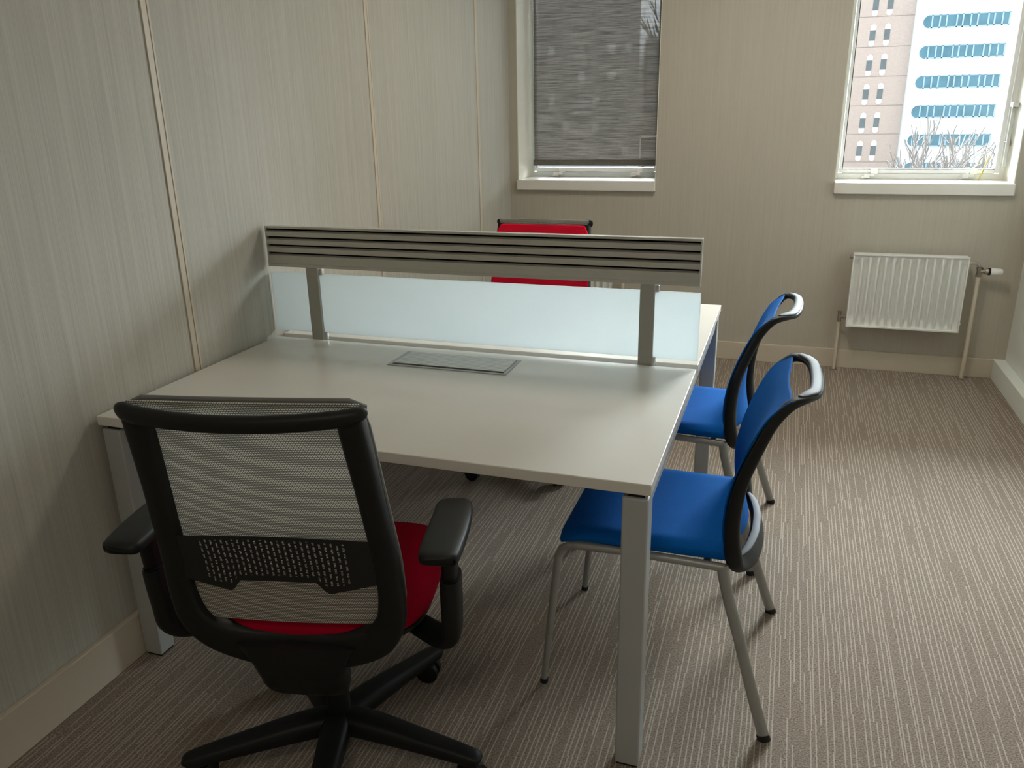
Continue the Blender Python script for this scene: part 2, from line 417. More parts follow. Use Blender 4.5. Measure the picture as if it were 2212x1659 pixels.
# ------------------------------------------------------------------ windows
def make_window(idx, x0, x1, y, grey):
    f = MB(); d = .05
    lw = .026
    f.box(x0, x0+lw, y, y+d, ZS+.0, ZT); f.box(x1-lw, x1, y, y+d, ZS, ZT)
    f.box(x0+lw, x1-lw, y, y+d, ZS+.033, ZS+.062); f.box(x0+lw, x1-lw, y, y+d, ZT-.05, ZT)
    w = struct(f.build('window_%d' % idx, M['alu_grey'] if grey else M['white'], bevel=.002))
    s = MB(); a = lw+.004; b = .02
    s.box(x0+a, x0+a+b*.7, y-.006, y+d, ZS+.066, ZT-.054); s.box(x1-a-b, x1-a, y-.006, y+d, ZS+.066, ZT-.054)
    s.box(x0+a+b*.7, x1-a-b, y-.006, y+d, ZS+.064, ZS+.084); s.box(x0+a+b*.7, x1-a-b, y-.006, y+d, ZT-.08, ZT-.054)
    sash = s.build('sash', M['white'], w, bevel=.0015)
    g = MB()
    g.box(x0+a+b*.7, x0+a+b*.7+.004, y-.004, y+.04, ZS+.084, ZT-.08); g.box(x0+a+b*.7+.004, x1-a-b, y-.004, y+.04, ZS+.084, ZS+.087)
    g.build('gasket', M['dark_gasket'], sash)
    MB().box(x0+lw, x1-lw, y+.022, y+.028, ZS+.08, ZT-.06).build('pane', M['glass'], w)
    # lining of the recess
    MB().box(x0, x0+.004, YW+.001, y, ZS+.033, ZT).build('window_lining', M['cream_paint'], w)
    MB().box(x1-.004, x1, YW+.001, y, ZS+.033, ZT).build('window_lining', M['cream_paint'], w)
    MB().box(x0+.004, x1-.004, YW+.001, y, ZT-.004, ZT).build('window_lining', M['cream_paint'], w)
    sill = MB().box(x0, x1+.002, YW-.030, y+.02, ZS-.027, ZS+.033)
    sl = sill.build('window_sill', M['white_sill'], w, bevel=.006, seg=4)
    for hx in (x0+.16, x0+.65):
        h = MB(); h.box(hx, hx+.055, y-.03, y-.006, ZS+.046, ZS+.062); h.box(hx+.035, hx+.07, y-.022, y-.006, ZS+.060, ZS+.086)
        h.box(hx-.012, hx+.006, y-.026, y-.006, ZS+.034, ZS+.05); h.cyl((hx+.0, y-.028, ZS+.042), (hx+.03, y-.028, ZS+.042), .005)
        h.build('hinge', M['white'], w, bevel=.0015, seg=2)
    return w
w1 = make_window(1, W1[0], W1[1], 3.57, True)
w2 = make_window(2, W2[0], W2[1], 3.57, False)
# crank handle in front of the blind of the left window
h = MB(); h.tube([(.735, 3.535, 1.145), (.735, 3.535, 1.262), (.745, 3.535, 1.268), (.835, 3.535, 1.272)], .0045, 10)
h.cyl((.825, 3.535, 1.272), (.825, 3.575, 1.272), .006)
tag(h.build('window_handle', M['alu_light'], w1, smooth=True), 'grey cranked handle')
# long espagnolette handle on the right jamb of the right window
h = MB(); h.box(2.655, 2.672, 3.50, 3.515, 1.10, 1.40); h.box(2.650, 2.680, 3.47, 3.53, 1.40, 1.425)
h.box(2.658, 2.676, 3.515, 3.57, 1.20, 1.23)
h.build('window_handle', M['alu_light'], w2, bevel=.004)
h = MB(); h.tube([(2.50, 3.545, 1.06), (2.54, 3.535, 1.11), (2.555, 3.53, 1.19)], .005, 8)
h.build('restrictor_arm', M['white'], w2, smooth=True)
p = MB().tube([(2.555, 3.50, 1.034), (2.60, 3.556, 1.16)], .0035, 8)
tag(p.build('yellow_stick', simple('yellow_stick', (.62, .55, .12), .5), smooth=True), 'thin yellow stick leaning in the lower right corner of the unshaded window', 'stick')

# roller blind
rb = thing('roller_blind', 'dark translucent roller blind pulled almost down in the left window', 'blind', (.45, 3.553, 1.10))
def loc(o, r=None):  # express world-built mesh in the parent's local space
    o.data.transform(Matrix.Translation(-o.parent.location)); return o
loc(MB().box(.068, .833, 3.552, 3.5535, 1.12, 2.30).build('blind_cloth', M['blind'], rb))
loc(MB().box(.062, .836, 3.546, 3.560, 1.100, 1.136).build('bottom_bar', simple('bar_cloth', (.10, .09, .075), .7, var=.3, scale=90), rb, bevel=.004))
loc(MB().cyl((.06, 3.545, 2.325), (.84, 3.545, 2.325), .022).build('roller_tube', M['alu_light'], rb, smooth=True))

# ------------------------------------------------------------------ radiators
def make_radiator():
    r = thing('radiator', '', 'radiator')
    # local: x 0..0.55, y 0 = front, z from .27 to .668
    WX, Z0, Z1 = .55, .272, .668
    NR = 13; x0, x1 = .022, WX-.022; per = (x1-x0)/NR
    def prof(u):
        t = (u % 1.0)
        if t < .25: return 0
        if t < .45: return (t-.25)/.20
        if t < .65: return 1
        if t < .85: return (.85-t)/.20
        return 0
    m_ = MB(); nx = NR*20+2; nz = 24
    def fn(a, b):
        i_ = round(a*nx); x = 0 if i_ == 0 else WX if i_ == nx else x0+(i_-1)*(x1-x0)/(NR*20); z = Z0+b*(Z1-Z0); y = 0
        if x0 <= x <= x1:
            u = (x-x0)/per+1e-6; h = prof(u)
            e = max(0, min(1, min((z-Z0-.022)/.022, (Z1-.022-z)/.022)))
            y = e*(.022-.031*h)
        return (x, y+.004, z)
    grid(m_, fn, nx, nz)
    m_.build('front_panel', M['rad_white'], r, smooth=True, angle=60)
    c = MB(); t = .008
    c.box(-.004, t-.004, -.004, .012, Z0, Z1); c.box(WX-t+.004, WX+.004, -.004, .012, Z0, Z1)
    c.box(-.004, WX+.004, -.004, .012, Z1-t+.002, Z1+.004); c.box(-.004, WX+.004, -.004, .012, Z0-.004, Z0+t-.002)
    c.box(-.002, WX+.002, .012, .06, Z1-.01, Z1+.002)
    c.box(-.002, .004, .012, .06, Z0, Z1); c.box(WX-.004, WX+.002, .012, .06, Z0, Z1); c.box(0, WX, .05, .06, Z0, Z1)
    c.build('casing', M['rad_white'], r, bevel=.002)
    for bx in (.10, .42): MB().box(bx, bx+.03, .06, .118, .35, .62).build('wall_bracket', M['rad_white'], r)
    # flow side (right)
    p = MB(); px = .616
    p.cyl((px, .058, 0), (px, .058, .575), .0105, 16); p.build('pipe', M['pale_pipe'], r, smooth=True)
    p = MB(); p.cyl((px, .058, -.0), (px, .058, .004), .02, 20); p.build('floor_collar', M['brass_dark'], r, smooth=True)
    e = MB(); e.tube([(.552, .03, .638), (.578, .035, .638), (.600, .045, .632), (.612, .055, .616), (px, .058, .598), (px, .058, .59)], .009, 14)
    e.build('elbow_pipe', M['chrome'], r, smooth=True)
    v = MB(); v.cyl((px, .058, .566), (px, .058, .612), .0125, 8); v.cyl((px, .058, .602), (px, .058, .612), .016, 6)
    v.cyl((px, .058, .563), (px, .058, .574), .015, 6); v.cyl((px, .058, .592), (px+.045, .054, .592), .011, 8)
    v.cyl((px+.025, .055, .592), (px+.04, .055, .592), .015, 12)
    vv = v.build('valve', M['brass_dark'], r, smooth=True, angle=30)
    hd = MB(); hd.tube([(px+.048, .054, .592), (px+.052, .054, .592), (px+.075, .053, .592), (px+.100, .052, .592), (px+.106, .052, .592)], [.015, .020, .019, .0165, .013], 20)
    hd.build('thermostat_head', M['white'], r, smooth=True)
    k = MB(); k.cyl((px+.04, .055, .592), (px+.050, .055, .592), .0185, 20); k.build('thermostat_ring', M['black_plastic'], r, smooth=True)
    # return side (left)
    px = -.036
    p = MB(); p.cyl((px, .058, 0), (px, .058, .285), .009, 16); p.build('pipe', M['pale_pipe'], r, smooth=True)
    p = MB(); p.cyl((px, .058, 0), (px, .058, .004), .018, 20); p.build('floor_collar', M['brass_dark'], r, smooth=True)
    v = MB(); v.cyl((px, .058, .28), (px, .058, .335), .0095, 10); v.cyl((px, .058, .333), (px, .058, .34), .013, 8)
    v.cyl((px, .058, .31), (-.002, .045, .312), .009, 8); v.cyl((px+.016, .054, .31), (px+.026, .05, .311), .013, 6); v.cyl((px, .058, .283), (px, .058, .292), .012, 6)
    v.build('valve', M['brass_dark'], r, smooth=True, angle=30)
    b = MB(); b.cyl((-.016, .03, .645), (-.002, .03, .645), .006, 10); b.cyl((-.02, .03, .645), (-.014, .03, .645), .009, 6); b.build('bleed_valve', M['brass_dark'], r, smooth=True)
    b = MB(); b.cyl((WX, .03, .31), (WX+.012, .03, .31), .008, 10); b.build('blanking_plug', M['white'], r, smooth=True)
    return r
rad = make_radiator(); rad.location = (1.966, 3.201, 0)
tag(rad, 'white ribbed panel radiator under the unshaded right window')
rad2 = copy_tree(rad); rad2.location = (.09, 3.201, 0)
tag(rad2, 'white radiator mostly hidden behind the desk under the shaded left window')
for r_ in (rad, rad2): r_['group'] = 'wall radiators'

# ------------------------------------------------------------------ desk
L = 1.4; D = .787; G = .0405; H = .7175; TT = .025; YF = 2*D+G
desk = thing('bench_desk', 'pale grey two-sided bench desk with square metal legs', 'desk', (.7, D+G/2, 0))
def lp(o):
    o.data.transform(Matrix.Translation(-desk.location)); return o
for y0 in (0, D+G):
    lp(MB().box(0, L, y0, y0+D, H-TT, H).build('tabletop', M['desk_top'], desk, bevel=.0022, seg=3))
for x0 in (.005, L-.060):
    for y0 in (.005, YF-.060):
        lg = lp(MB().box(x0, x0+.055, y0, y0+.055, .006, .681).build('leg', M['desk_metal'], desk, bevel=.004))
        lp(MB().box(x0+.003, x0+.052, y0+.003, y0+.052, 0, .010).build('foot', M['black_rubber'], lg, bevel=.002))
        lp(MB().box(x0+.010, x0+.045, y0+.010, y0+.045, .676, H-TT).build('spacer', M['black_plastic'], lg))
for x0 in (.012, L-.052): lp(MB().box(x0, x0+.04, .060, YF-.060, .635, .672).build('side_beam', M['desk_metal'], desk, bevel=.002))
for y0 in (.30, YF-.34): lp(MB().box(.052, L-.052, y0, y0+.04, .645, .680).build('long_beam', M['desk_metal'], desk, bevel=.002))
# cable hatch
hx0, hx1, hy0, hy1 = .517, .891, .586, .729
ft = MB(); t = .011
ft.box(hx0, hx1, hy0, hy0+t, H-.001, H+.0025); ft.box(hx0, hx1, hy1-t*.5, hy1, H-.001, H+.0025)
ft.box(hx0, hx0+t, hy0+t, hy1-t*.5, H-.001, H+.0025); ft.box(hx1-t, hx1, hy0+t, hy1-t*.5, H-.001, H+.0025)
hatch = lp(ft.build('cable_hatch', M['desk_metal'], desk, bevel=.0006, seg=2))
lp(MB().box(hx0+t, hx1-t, hy0+t, hy1-t*.5, H, H+.0006).build('hatch_recess', M['black_rubber'], hatch))
lid = MB(); y = hy0+t+.009; yy1 = hy1-t*.5-.002; ns = 10; st = (yy1-y)/ns
for i in range(ns): lid.box(hx0+t+.003, hx1-t-.003, y+i*st+.0011, y+(i+1)*st-.0011, H+.0007, H+.004)
lid.box(hx0+t+.002, hx0+t+.005, y, yy1, H+.0006, H+.003); lid.box(hx1-t-.005, hx1-t-.002, y, yy1, H+.0006, H+.003)
lp(lid.build('hatch_lid', M['alu_light'], hatch, bevel=.0004, seg=1))

# divider screen standing in the gap between the two tops
dv = thing('desk_screen', 'desk divider with frosted panel and grey slatted accessory rail above it', 'screen', (.7, D+.02, H))
def lv(o):
    o.data.transform(Matrix.Translation(-dv.location)); return o
for x0 in (.137, 1.230):
    po = lv(MB().box(x0, x0+.042, D+.001, D+.013, H-.03, .957).build('post', M['post_metal'], dv, bevel=.0012))
    lv(MB().box(x0+.034, x0+.052, D+.013, D+.028, .932, .952).build('panel_clamp', M['alu_light'], po, bevel=.002))
    lv(MB().box(x0+.030, x0+.050, D+.013, D+.026, H-.005, H+.022).build('panel_clamp', M['alu_light'], po, bevel=.003))
lv(MB().box(-.010, 1.399, D+.0165, D+.0225, .736, .935).build('frosted_panel', M['frosted'], dv, bevel=.001))
# rail: slat profile extruded along x
prof = []
z = 1.088; yf = D-.002; yb = D+.022; gy = D+.010
pr_ = [(yf+.001, 1.088), (yf, 1.0865), (yf, 1.0805)]
zz = 1.0805
for i in range(4):
    pr_ += [(gy, zz-.0005), (gy-.001, zz-.004), (yf+.004, zz-.0100), (yf, zz-.0112)] if False else [(gy, zz-.0015), (gy, zz-.0085), (yf, zz-.0100)]
    zz -= .0255; pr_ += [(yf, zz)]
pr_ += []
pr_ = [(yf, 1.088), (yf, 1.081)]
zz = 1.081
for i in range(4):
    pr_ += [(gy, zz-.001), (gy, zz-.007), (yf+.0005, zz-.0105), (yf, zz-.0115), (yf, zz-.0255)]; zz -= .0255
pr_[-1] = (yf, .9675); pr_ += [(yf+.0008, .967), (yf+.0008, .9665), (yf, .966), (yf, .957)]
back = [(yb+(yf-a[0])*1.0 if True else 0, a[1]) for a in pr_][::-1]
loop = pr_+[(2*D+.020-a[0], a[1]) for a in pr_][::-1]
rl = MB(); n = len(loop)
rl.add([(.004, a, b) for a, b in loop]+[(1.393, a, b) for a, b in loop],
       [(k, (k+1) % n, (k+1) % n+n, k+n) for k in range(n)]+[tuple(range(n))])
rail = lv(rl.build('accessory_rail', M['rail_alu'], dv, bevel=.0007, seg=2))
for x0 in (0, 1.393):
    lv(MB().box(x0, x0+.004, yf-.0005, 2*D+.020-yf+.0005, .956, 1.0885).build('end_cap', M['alu_light'], rail, bevel=.0006))

def add_fill_panel(x, y, power, label):  # glowing panel added out of view to brighten the room beyond window light
    t = thing('added_fill_panel', label, 'ceiling light', (x, y, ZC), 0, 'added fill panels')
    f = MB(); f.box(-.30, .30, -.30, -.28, -.012, 0); f.box(-.30, .30, .28, .30, -.012, 0); f.box(-.30, -.28, -.28, .28, -.012, 0); f.box(.28, .30, -.28, .28, -.012, 0)
    f.build('fill_panel_frame', M['white'], t)
    mt, nt, out = new_mat('fill_panel_glow'); e = N(nt, 'ShaderNodeEmission'); e.inputs[0].default_value = (1, .90, .77, 1); e.inputs[1].default_value = power
    nt.links.new(e.outputs[0], out.inputs[0])
    MB().box(-.28, .28, -.28, .28, -.006, -.001).build('fill_panel_face', mt, t)
add_fill_panel(1.5, 1.9, 4.0, 'added unseen fill light panel above the far side of the desk')
add_fill_panel(1.5, -1.9, 1.9, 'dimmer added unseen fill light panel at the end away from the windows')  # weaker added fill from behind the camera

# ------------------------------------------------------------------ blue visitor chairs
def make_visitor_chair():
    """local axes: +x towards the back of the chair, y across, origin on the floor"""
    c = thing('visitor_chair', '', 'chair')
    # seat cushion
    s = MB(); NU, NV = 28, 20
    def top(a, b):
        x = -.262+a*.415; v = 2*b-1
        hw = .222-.012*a - .03*max(0, (.12-a)/.12)**2
        y = hw*v
        z = .462+.010*math.sin(a*PI*.9)*0 - .006*math.sin(a*PI)*(1-v*v)
        if a < .22: z -= .034*((.22-a)/.22)**2
        e = abs(v)
        if e > .86: z -= .016*((e-.86)/.14)**2
        return (x, y, z)
    def bot(a, b):
        x, y, z = top(a, b); return (x+.004*(1 if a < .03 else 0), y*.985, min(z-.012, .428 if a > .12 else .428-.018*((.12-a)/.12)))
    T = [[top(i/NU, j/NV) for j in range(NV+1)] for i in range(NU+1)]
    B = [[bot(i/NU, j/NV) for j in range(NV+1)] for i in range(NU+1)]
    vs = [p for r_ in T for p in r_]+[p for r_ in B for p in r_]; n0 = (NU+1)*(NV+1); I = lambda i, j: i*(NV+1)+j
    fs = []
    for i in range(NU):
        for j in range(NV):
            q = (I(i, j), I(i+1, j), I(i+1, j+1), I(i, j+1)); fs += [q, tuple(n0+k for k in q)[::-1]]
    bd = [I(i, 0) for i in range(NU+1)]+[I(NU, j) for j in range(1, NV+1)]+[I(i, NV) for i in range(NU-1, -1, -1)]+[I(0, j) for j in range(NV-1, 0, -1)]
    for k in range(len(bd)): a, b = bd[k], bd[(k+1) % len(bd)]; fs.append((a, b, b+n0, a+n0))
    s.add(vs, fs); s.build('seat', M['blue_fabric'], c, bevel=.005, seg=3)
    # back frame: one closed band
    F = []
    side = [(.160, .194, .430, .022, .020), (.152, .203, .50, .021, .018), (.154, .205, .57, .019, .0165), (.167, .203, .64, .018, .0145),
            (.191, .199, .71, .017, .0135), (.219, .192, .775, .016, .0125), (.251, .181, .815, .015, .0105), (.282, .150, .824, .015, .008), (.302, .10, .821, .015, .0075)]
    def add(x, y, z, hw, ht, sgn):
        if z < .46 and abs(y) < .2 and x < .3: w = (0.25, .6*sgn, -.55)
        elif z > .80: 
            k = max(0, min(1, (.20-abs(y))/.10)); w = (.9*k+.15, sgn*(1-k)+sgn*.3*k, .10-.25*k)
        else: w = (0, sgn, 0)
        F.append((x, y, z, *w, hw, ht))
    for t_ in side: add(t_[0], -t_[1], t_[2], t_[3], t_[4], -1)
    F.append((.308, 0, .818, .97, 0, -.2, .0155, .007))
    for t_ in side[::-1]: add(t_[0], t_[1], t_[2], t_[3], t_[4], 1)
    F += [(.178, .165, .405, .45, .4, -.75, .020, .011), (.197, .10, .402, .45, .15, -.85, .026, .011), (.205, 0, .402, .42, 0, -.88, .028, .011),
          (.197, -.10, .402, .45, -.15, -.85, .026, .011), (.178, -.165, .405, .45, -.4, -.75, .020, .011)]
    bf = MB(); sweep(bf, F, True, 6, 16, .65)
    bf.build('back_frame', M['black_plastic'], c, smooth=True, angle=50)
    # paler strips: window light put into colour atop handle and lower loop
    hi = MB(); A = []
    for (x, y, z) in [(.268, -.165, .833), (.286, -.140, .834), (.301, -.10, .8315), (.306, 0, .828), (.301, .10, .8315), (.286, .140, .834), (.268, .165, .833)]:
        k = max(0, min(1, (.20-abs(y))/.10)); sg = -1 if y < 0 else 1
        A.append((x+.001, y, z-.0015, .9*k+.2, sg*(1-k)+sg*.3*k, .10-.25*k, .0125 if abs(y) < .16 else .006, .003))
    sweep(hi, A, False, 6, 12, .8); hi.build('handle_painted_light', M['lit_plastic'], c, smooth=True)
    lo = MB(); A = [(.172, -.172, .428, .9, -.3, -.1, .005, .003), (.188, -.13, .430, .9, -.2, -.1, .009, .003), (.200, -.06, .432, 1, 0, -.1, .010, .003), (.202, 0, .432, 1, 0, -.1, .010, .003),
                    (.200, .06, .432, 1, 0, -.1, .010, .003), (.188, .13, .430, .9, .2, -.1, .009, .003), (.172, .172, .428, .9, .3, -.1, .005, .003)]
    sweep(lo, A, False, 6, 12, .8); lo.build('loop_painted_light', M['lit_plastic'], c, smooth=True)  # lit upper face of the loop, painted as a separate strip
    # back upholstery
    pf = [(.142, .440), (.133, .50), (.1355, .57), (.150, .64), (.174, .71), (.203, .772), (.231, .806), (.256, .826)]
    def prof_at(t):
        C = crom([(a, b) for a, b in pf], False, 8); q = t*(len(C)-1); i = min(int(q), len(C)-2); f = q-i
        return (C[i][0]*(1-f)+C[i+1][0]*f, C[i][1]*(1-f)+C[i+1][1]*f)
    def fn(a, b):
        v = 2*a-1; dip = .085*(1-abs(v)**1.7) * b**4
        x, z = prof_at(max(0, b-dip))
        hw = .206-.016*max(0, b-.6)/.4 - .035*max(0, (.12-b)/.12)**1.3
        bow = (.034*(1-b)**1.2+.006)*(1-v*v)
        return (x+bow, hw*v, z)
    u = MB(); grid(u, fn, 26, 34, (-.005, 0, .001)); u.build('back_upholstery', M['blue_fabric'], c, bevel=.002, seg=2)
    # steel frame
    fr = MB()
    for sg in (-1, 1):
        y = .213*sg
        fr.tube([(-.215, y, .414), (-.10, y, .418), (.06, y, .416), (.142, y, .414)], .0105, 14)
    fr.tube([(-.15, -.21, .412), (-.15, .21, .412)], .010, 12); fr.tube([(.10, -.21, .410), (.10, .21, .410)], .010, 12)
    fr.build('seat_frame', M['chair_metal'], c, smooth=True)
    for sg in (-1, 1):
        l = MB(); y = .213*sg; yf = .225*sg
        l.tube([(-.205, y, .4145), (-.232, y, .411), (-.248, y, .400), (-.258, y+.001*sg, .378), (-.268, y+.004*sg, .28), (-.294, yf, .006)], [.0105, .0105, .0105, .0105, .0105, .0085], 14)
        lg = l.build('front_leg', M['chair_metal'], c, smooth=True)
        MB().cyl((-.2935, yf, 0), (-.293, yf, .012), .0105, 16).build('foot_cap', M['black_rubber'], lg, smooth=True)
        l = MB(); ctrl = [(.136, .213*sg, .420), (.140, .215*sg, .400), (.150, .219*sg, .36), (.162, .224*sg, .32), (.182, .232*sg, .26), (.222, .250*sg, .13), (.262, .268*sg, .008)]
        sweep(l, [(*q, 1, 0, .2, .014, .009) for q in ctrl], False, 5, 16, .8)
        lg = l.build('rear_leg', M['chair_metal'], c, smooth=True)
        f = MB(); sweep(f, [(.2595, .267*sg, .014, 1, 0, .2, .0155, .0105), (.264, .269*sg, 0, 1, 0, .2, .0155, .0105)], False, 1, 16, .8)
        f.build('foot_cap', M['black_rubber'], lg, smooth=True)
    return c
vc = make_visitor_chair(); vc.location = (1.40, .453, 0)
tag(vc, 'nearer blue visitor chair tucked under the near half of the desk', group='blue visitor chairs')
vc2 = copy_tree(vc); vc2.location = (1.358, 1.205, 0); vc2.rotation_euler = (0, 0, math.radians(-4.7))
tag(vc2, 'farther blue visitor chair, behind the first, beside the far half of the desk')

# ------------------------------------------------------------------ task chairs
def make_task_chair(front_red):
    """local: +y forward, origin on the floor under the hub"""
    c = thing('task_chair', '', 'chair')
    # star base
    A0 = -13
    hub = MB(); hub.tube([(0, 0, .065), (0, 0, .075), (0, 0, .115), (0, 0, .125)], [.030, .040, .040, .034], 24)
    hub.build('hub', M['black_plastic'], c, smooth=True, angle=50)
    for k in range(5):
        a = math.radians(A0+72*k); d = Vector((math.cos(a), math.sin(a), 0)); s_ = Vector((-d.y, d.x, 0))
        l = MB(); C = [(.02, .100, .033, .027), (.10, .098, .031, .025), (.22, .088, .026, .019), (.30, .080, .022, .016), (.335, .074, .019, .015), (.342, .070, .012, .010)]
        sweep(l, [(*(d*q[0]+Vector((0, 0, q[1]))), *s_, q[2], q[3]) for q in C], False, 4, 16, .55)
        lg = l.build('base_leg', M['black_plastic'], c, smooth=True, angle=50)
        cx = d*.315
        w = MB(); ca = a+.9+k*1.1; t = Vector((math.cos(ca), math.sin(ca), 0)); n = Vector((-t.y, t.x, 0))
        ctr = cx+t*.012
        for q in (-1, 1):
            p0 = ctr+n*(.006*q)+Vector((0, 0, .029)); p1 = ctr+n*(.024*q)+Vector((0, 0, .029))
            w.tube([p0, p0+(p1-p0)*.1, p0+(p1-p0)*.8, p1], [.026, .029, .029, .023], 24)
        w.cyl(ctr-n*.02+Vector((0, 0, .029)), ctr+n*.02+Vector((0, 0, .029)), .008)
        w.tube([cx+Vector((0, 0, .03)), cx+Vector((0, 0, .072))], .009, 12)
        w.build('caster', M['black_plastic'], lg, smooth=True, angle=50)
    g = MB(); g.tube([(0, 0, .10), (0, 0, .25), (0, 0, .251), (0, 0, .36)], [.027, .025, .015, .015], 24)
    g.build('gas_column', M['black_plastic'], c, smooth=True, angle=40)
    # mechanism
    me_ = MB(); me_.box(-.075, .075, -.12, .13, .345, .405); me_.box(-.15, .15, -.02, .10, .395, .425)
    me_.build('tilt_mechanism', M['black_plastic'], c, bevel=.012, seg=4)
    lv_ = MB(); lv_.tube([(.07, -.02, .375), (.13, -.02, .372), (.20, -.01, .368), (.235, 0, .366)], [.006, .006, .008, .010], 10)
    lv_.build('lever', M['black_plastic'], c, smooth=True)
    # seat pan + cushion
    def outline(t, rx, ry0, ry1, p=.55):
        cs, sn = math.cos(t), math.sin(t)
        return (rx*math.copysign(abs(cs)**p, cs), (ry1 if sn > 0 else ry0)*math.copysign(abs(sn)**p, sn))
    def pad(rings_, n=48):
        R = []
        for (s_, z, dz) in rings_:
            r_ = []
            for k in range(n):
                x, y = outline(2*PI*k/n, .245*s_, .215*s_, .225*s_)
                yy = y+.035
                zz_ = z - dz*max(0, (yy-.12)/.14)**2*.022
                r_.append(Vector((x, yy, zz_)))
            R.append(r_)
        return R
    mb = MB(); mb.rings(pad([(.30, .426, 0), (.90, .426, .5), (.965, .432, 1), (.98, .446, 1)])); mb.build('seat_pan', M['black_plastic'], c, smooth=True, angle=50)
    mb = MB(); mb.rings(pad([(.5, .444, 1), (.97, .446, 1), (1.0, .455, 1), (1.008, .470, 1), (.995, .486, 1), (.95, .498, 1), (.86, .503, 1), (.6, .500, 1), (.3, .497, 1), (.05, .496, 1)]))
    mb.build('seat', M['red_fabric'], c, smooth=True, angle=80)
    # back
    YP = [(.40, -.165), (.44, -.185), (.50, -.203), (.57, -.212), (.65, -.222), (.75, -.245), (.85, -.268), (.93, -.288), (.985, -.303), (1.0, -.307)]
    def yb(z):
        for i in range(len(YP)-1):
            if z <= YP[i+1][0]:
                a, b = YP[i], YP[i+1]; f = (z-a[0])/(b[0]-a[0]); return a[1]+(b[1]-a[1])*f
        return YP[-1][1]
    half = [(.182, .962, .023), (.186, .90, .023), (.191, .82, .022), (.197, .73, .022), (.203, .64, .023), (.204, .565, .025), (.194, .505, .029), (.162, .458, .035), (.105, .430, .040), (.05, .420, .044)]
    ctrl = []
    def wd(i, sg):
        a = half[max(i-1, 0)]; b = half[min(i+1, len(half)-1)]
        dx, dz = b[0]-a[0], b[1]-a[1]; l = math.hypot(dx, dz); return (-dz/l*sg, 0, dx/l)
    for i, q in enumerate(half): ctrl.append((-q[0], yb(q[1])+.008, q[1], *wd(i, -1), q[2], .020))
    ctrl.append((0, yb(.418)+.006, .418, 0, 0, -1, .046, .016))
    for i in range(len(half)-1, -1, -1): q = half[i]; ctrl.append((q[0], yb(q[1])+.008, q[1], *wd(i, 1), q[2], .020))
    f = MB(); sweep(f, ctrl, False, 6, 16, .55)
    f.build('back_frame', M['black_plastic'], c, smooth=True, angle=50)
    # top rail, bowed to the rear
    rl_ = MB()
    pts = [(-.203, -.288, .972, .008, .010), (-.200, -.296, .970, .013, .016), (-.17, -.308, .966, .013, .017), (-.09, -.322, .962, .012, .016), (0, -.327, .960, .012, .016), (.09, -.322, .962, .012, .016), (.17, -.308, .966, .012, .015), (.200, -.296, .971, .011, .012), (.205, -.288, .973, .007, .008)]
    sweep(rl_, [(q[0], q[1], q[2], 0, -.45, .9, q[4], q[3]) for q in pts], False, 6, 16, .8)
    rl_.build('top_rail', M['black_plastic'], c, smooth=True)
    # mesh / upholstery stretched over the front
    def w_at(z):
        C = half
        if z >= C[0][1]: return C[0][0]+.012
        for i in range(len(C)-1):
            if C[i+1][1] <= z: f_ = (z-C[i+1][1])/(C[i][1]-C[i+1][1]); return C[i+1][0]+(C[i][0]-C[i+1][0])*f_
        return C[-1][0]
    def fn(a, b):
        z = .500+(.985-.500)*b; v = 2*a-1
        return (v*(w_at(z)+.004), yb(z)+.014-.010*(1-v*v)*(1-b*.5), z)
    sf = MB(); grid(sf, fn, 24, 40, (0, .003, 0)); sf.build('back_mesh', M['mesh'], c)
    def fn2(a, b):
        v = 2*a-1; zt_ = .966 if front_red else .986; z = .490+(zt_-.490)*b
        k = max(0, (b-.93)/.07)
        z -= .012*k*max(0, (abs(v)-.86)/.14)**2
        return (v*(w_at(z)+.019-.010*k), yb(z)+.029-.006*(1-v*v), z)
    if front_red:
        sf = MB(); grid(sf, fn2, 24, 40, (0, .012, 0)); sf.build('back_upholstery', M['red_knit'], c, bevel=.004, seg=2)
    else:
        # piping edge of the front cover
        e = MB(); P = []
        for b in [i/20 for i in range(21)]: P.append(fn2(0, b))
        for a in [i/16 for i in range(1, 17)]: P.append(fn2(a, 1))
        for b in [1-i/20 for i in range(1, 21)]: P.append(fn2(1, b))
        e.tube(P, .0045, 8); e.build('edge_piping', simple('grey_piping', (.16, .16, .155), .7), c, smooth=True)
    # lumbar support panel
    lb = MB(); NU, NV = 48, 14
    def zt(v): return .706+.012*(1-v*v)
    def zb(v):
        a = abs(v)
        if a < .38: return .612+.003*(1-a/.38)
        if a < .48: return .612-.026*(a-.38)/.10
        return .586+.022*((a-.48)/.52)
    def fl(a, b):
        v = 2*a-1; z = zb(v)+(zt(v)-zb(v))*b
        return (v*.192, yb(z)-.006-.012*(1-v*v), z)
    grid(lb, fl, NU, NV)
    lo_ = lb.build('lumbar_support', M['lumbar'], c, smooth=True)
    uv = lo_.data.uv_layers.new(name='UVMap')
    for pl in lo_.data.polygons:
        for li in pl.loop_indices:
            vi = lo_.data.loops[li].vertex_index; i, j = divmod(vi, NV+1); uv.data[li].uv = (i/NU, j/NV)
    # spine from the frame down to the mechanism
    sp_ = MB(); S = [(0, -.187, .445, .125, .020), (0, -.182, .405, .100, .024), (0, -.170, .365, .090, .027), (0, -.145, .322, .086, .030), (0, -.09, .315, .070, .030), (0, -.05, .330, .06, .026)]
    sweep(sp_, [(q[0], q[1], q[2], 1, 0, 0, q[3], q[4]) for q in S], False, 5, 16, .55)
    sp_.build('back_spine', M['black_plastic'], c, smooth=True, angle=50)
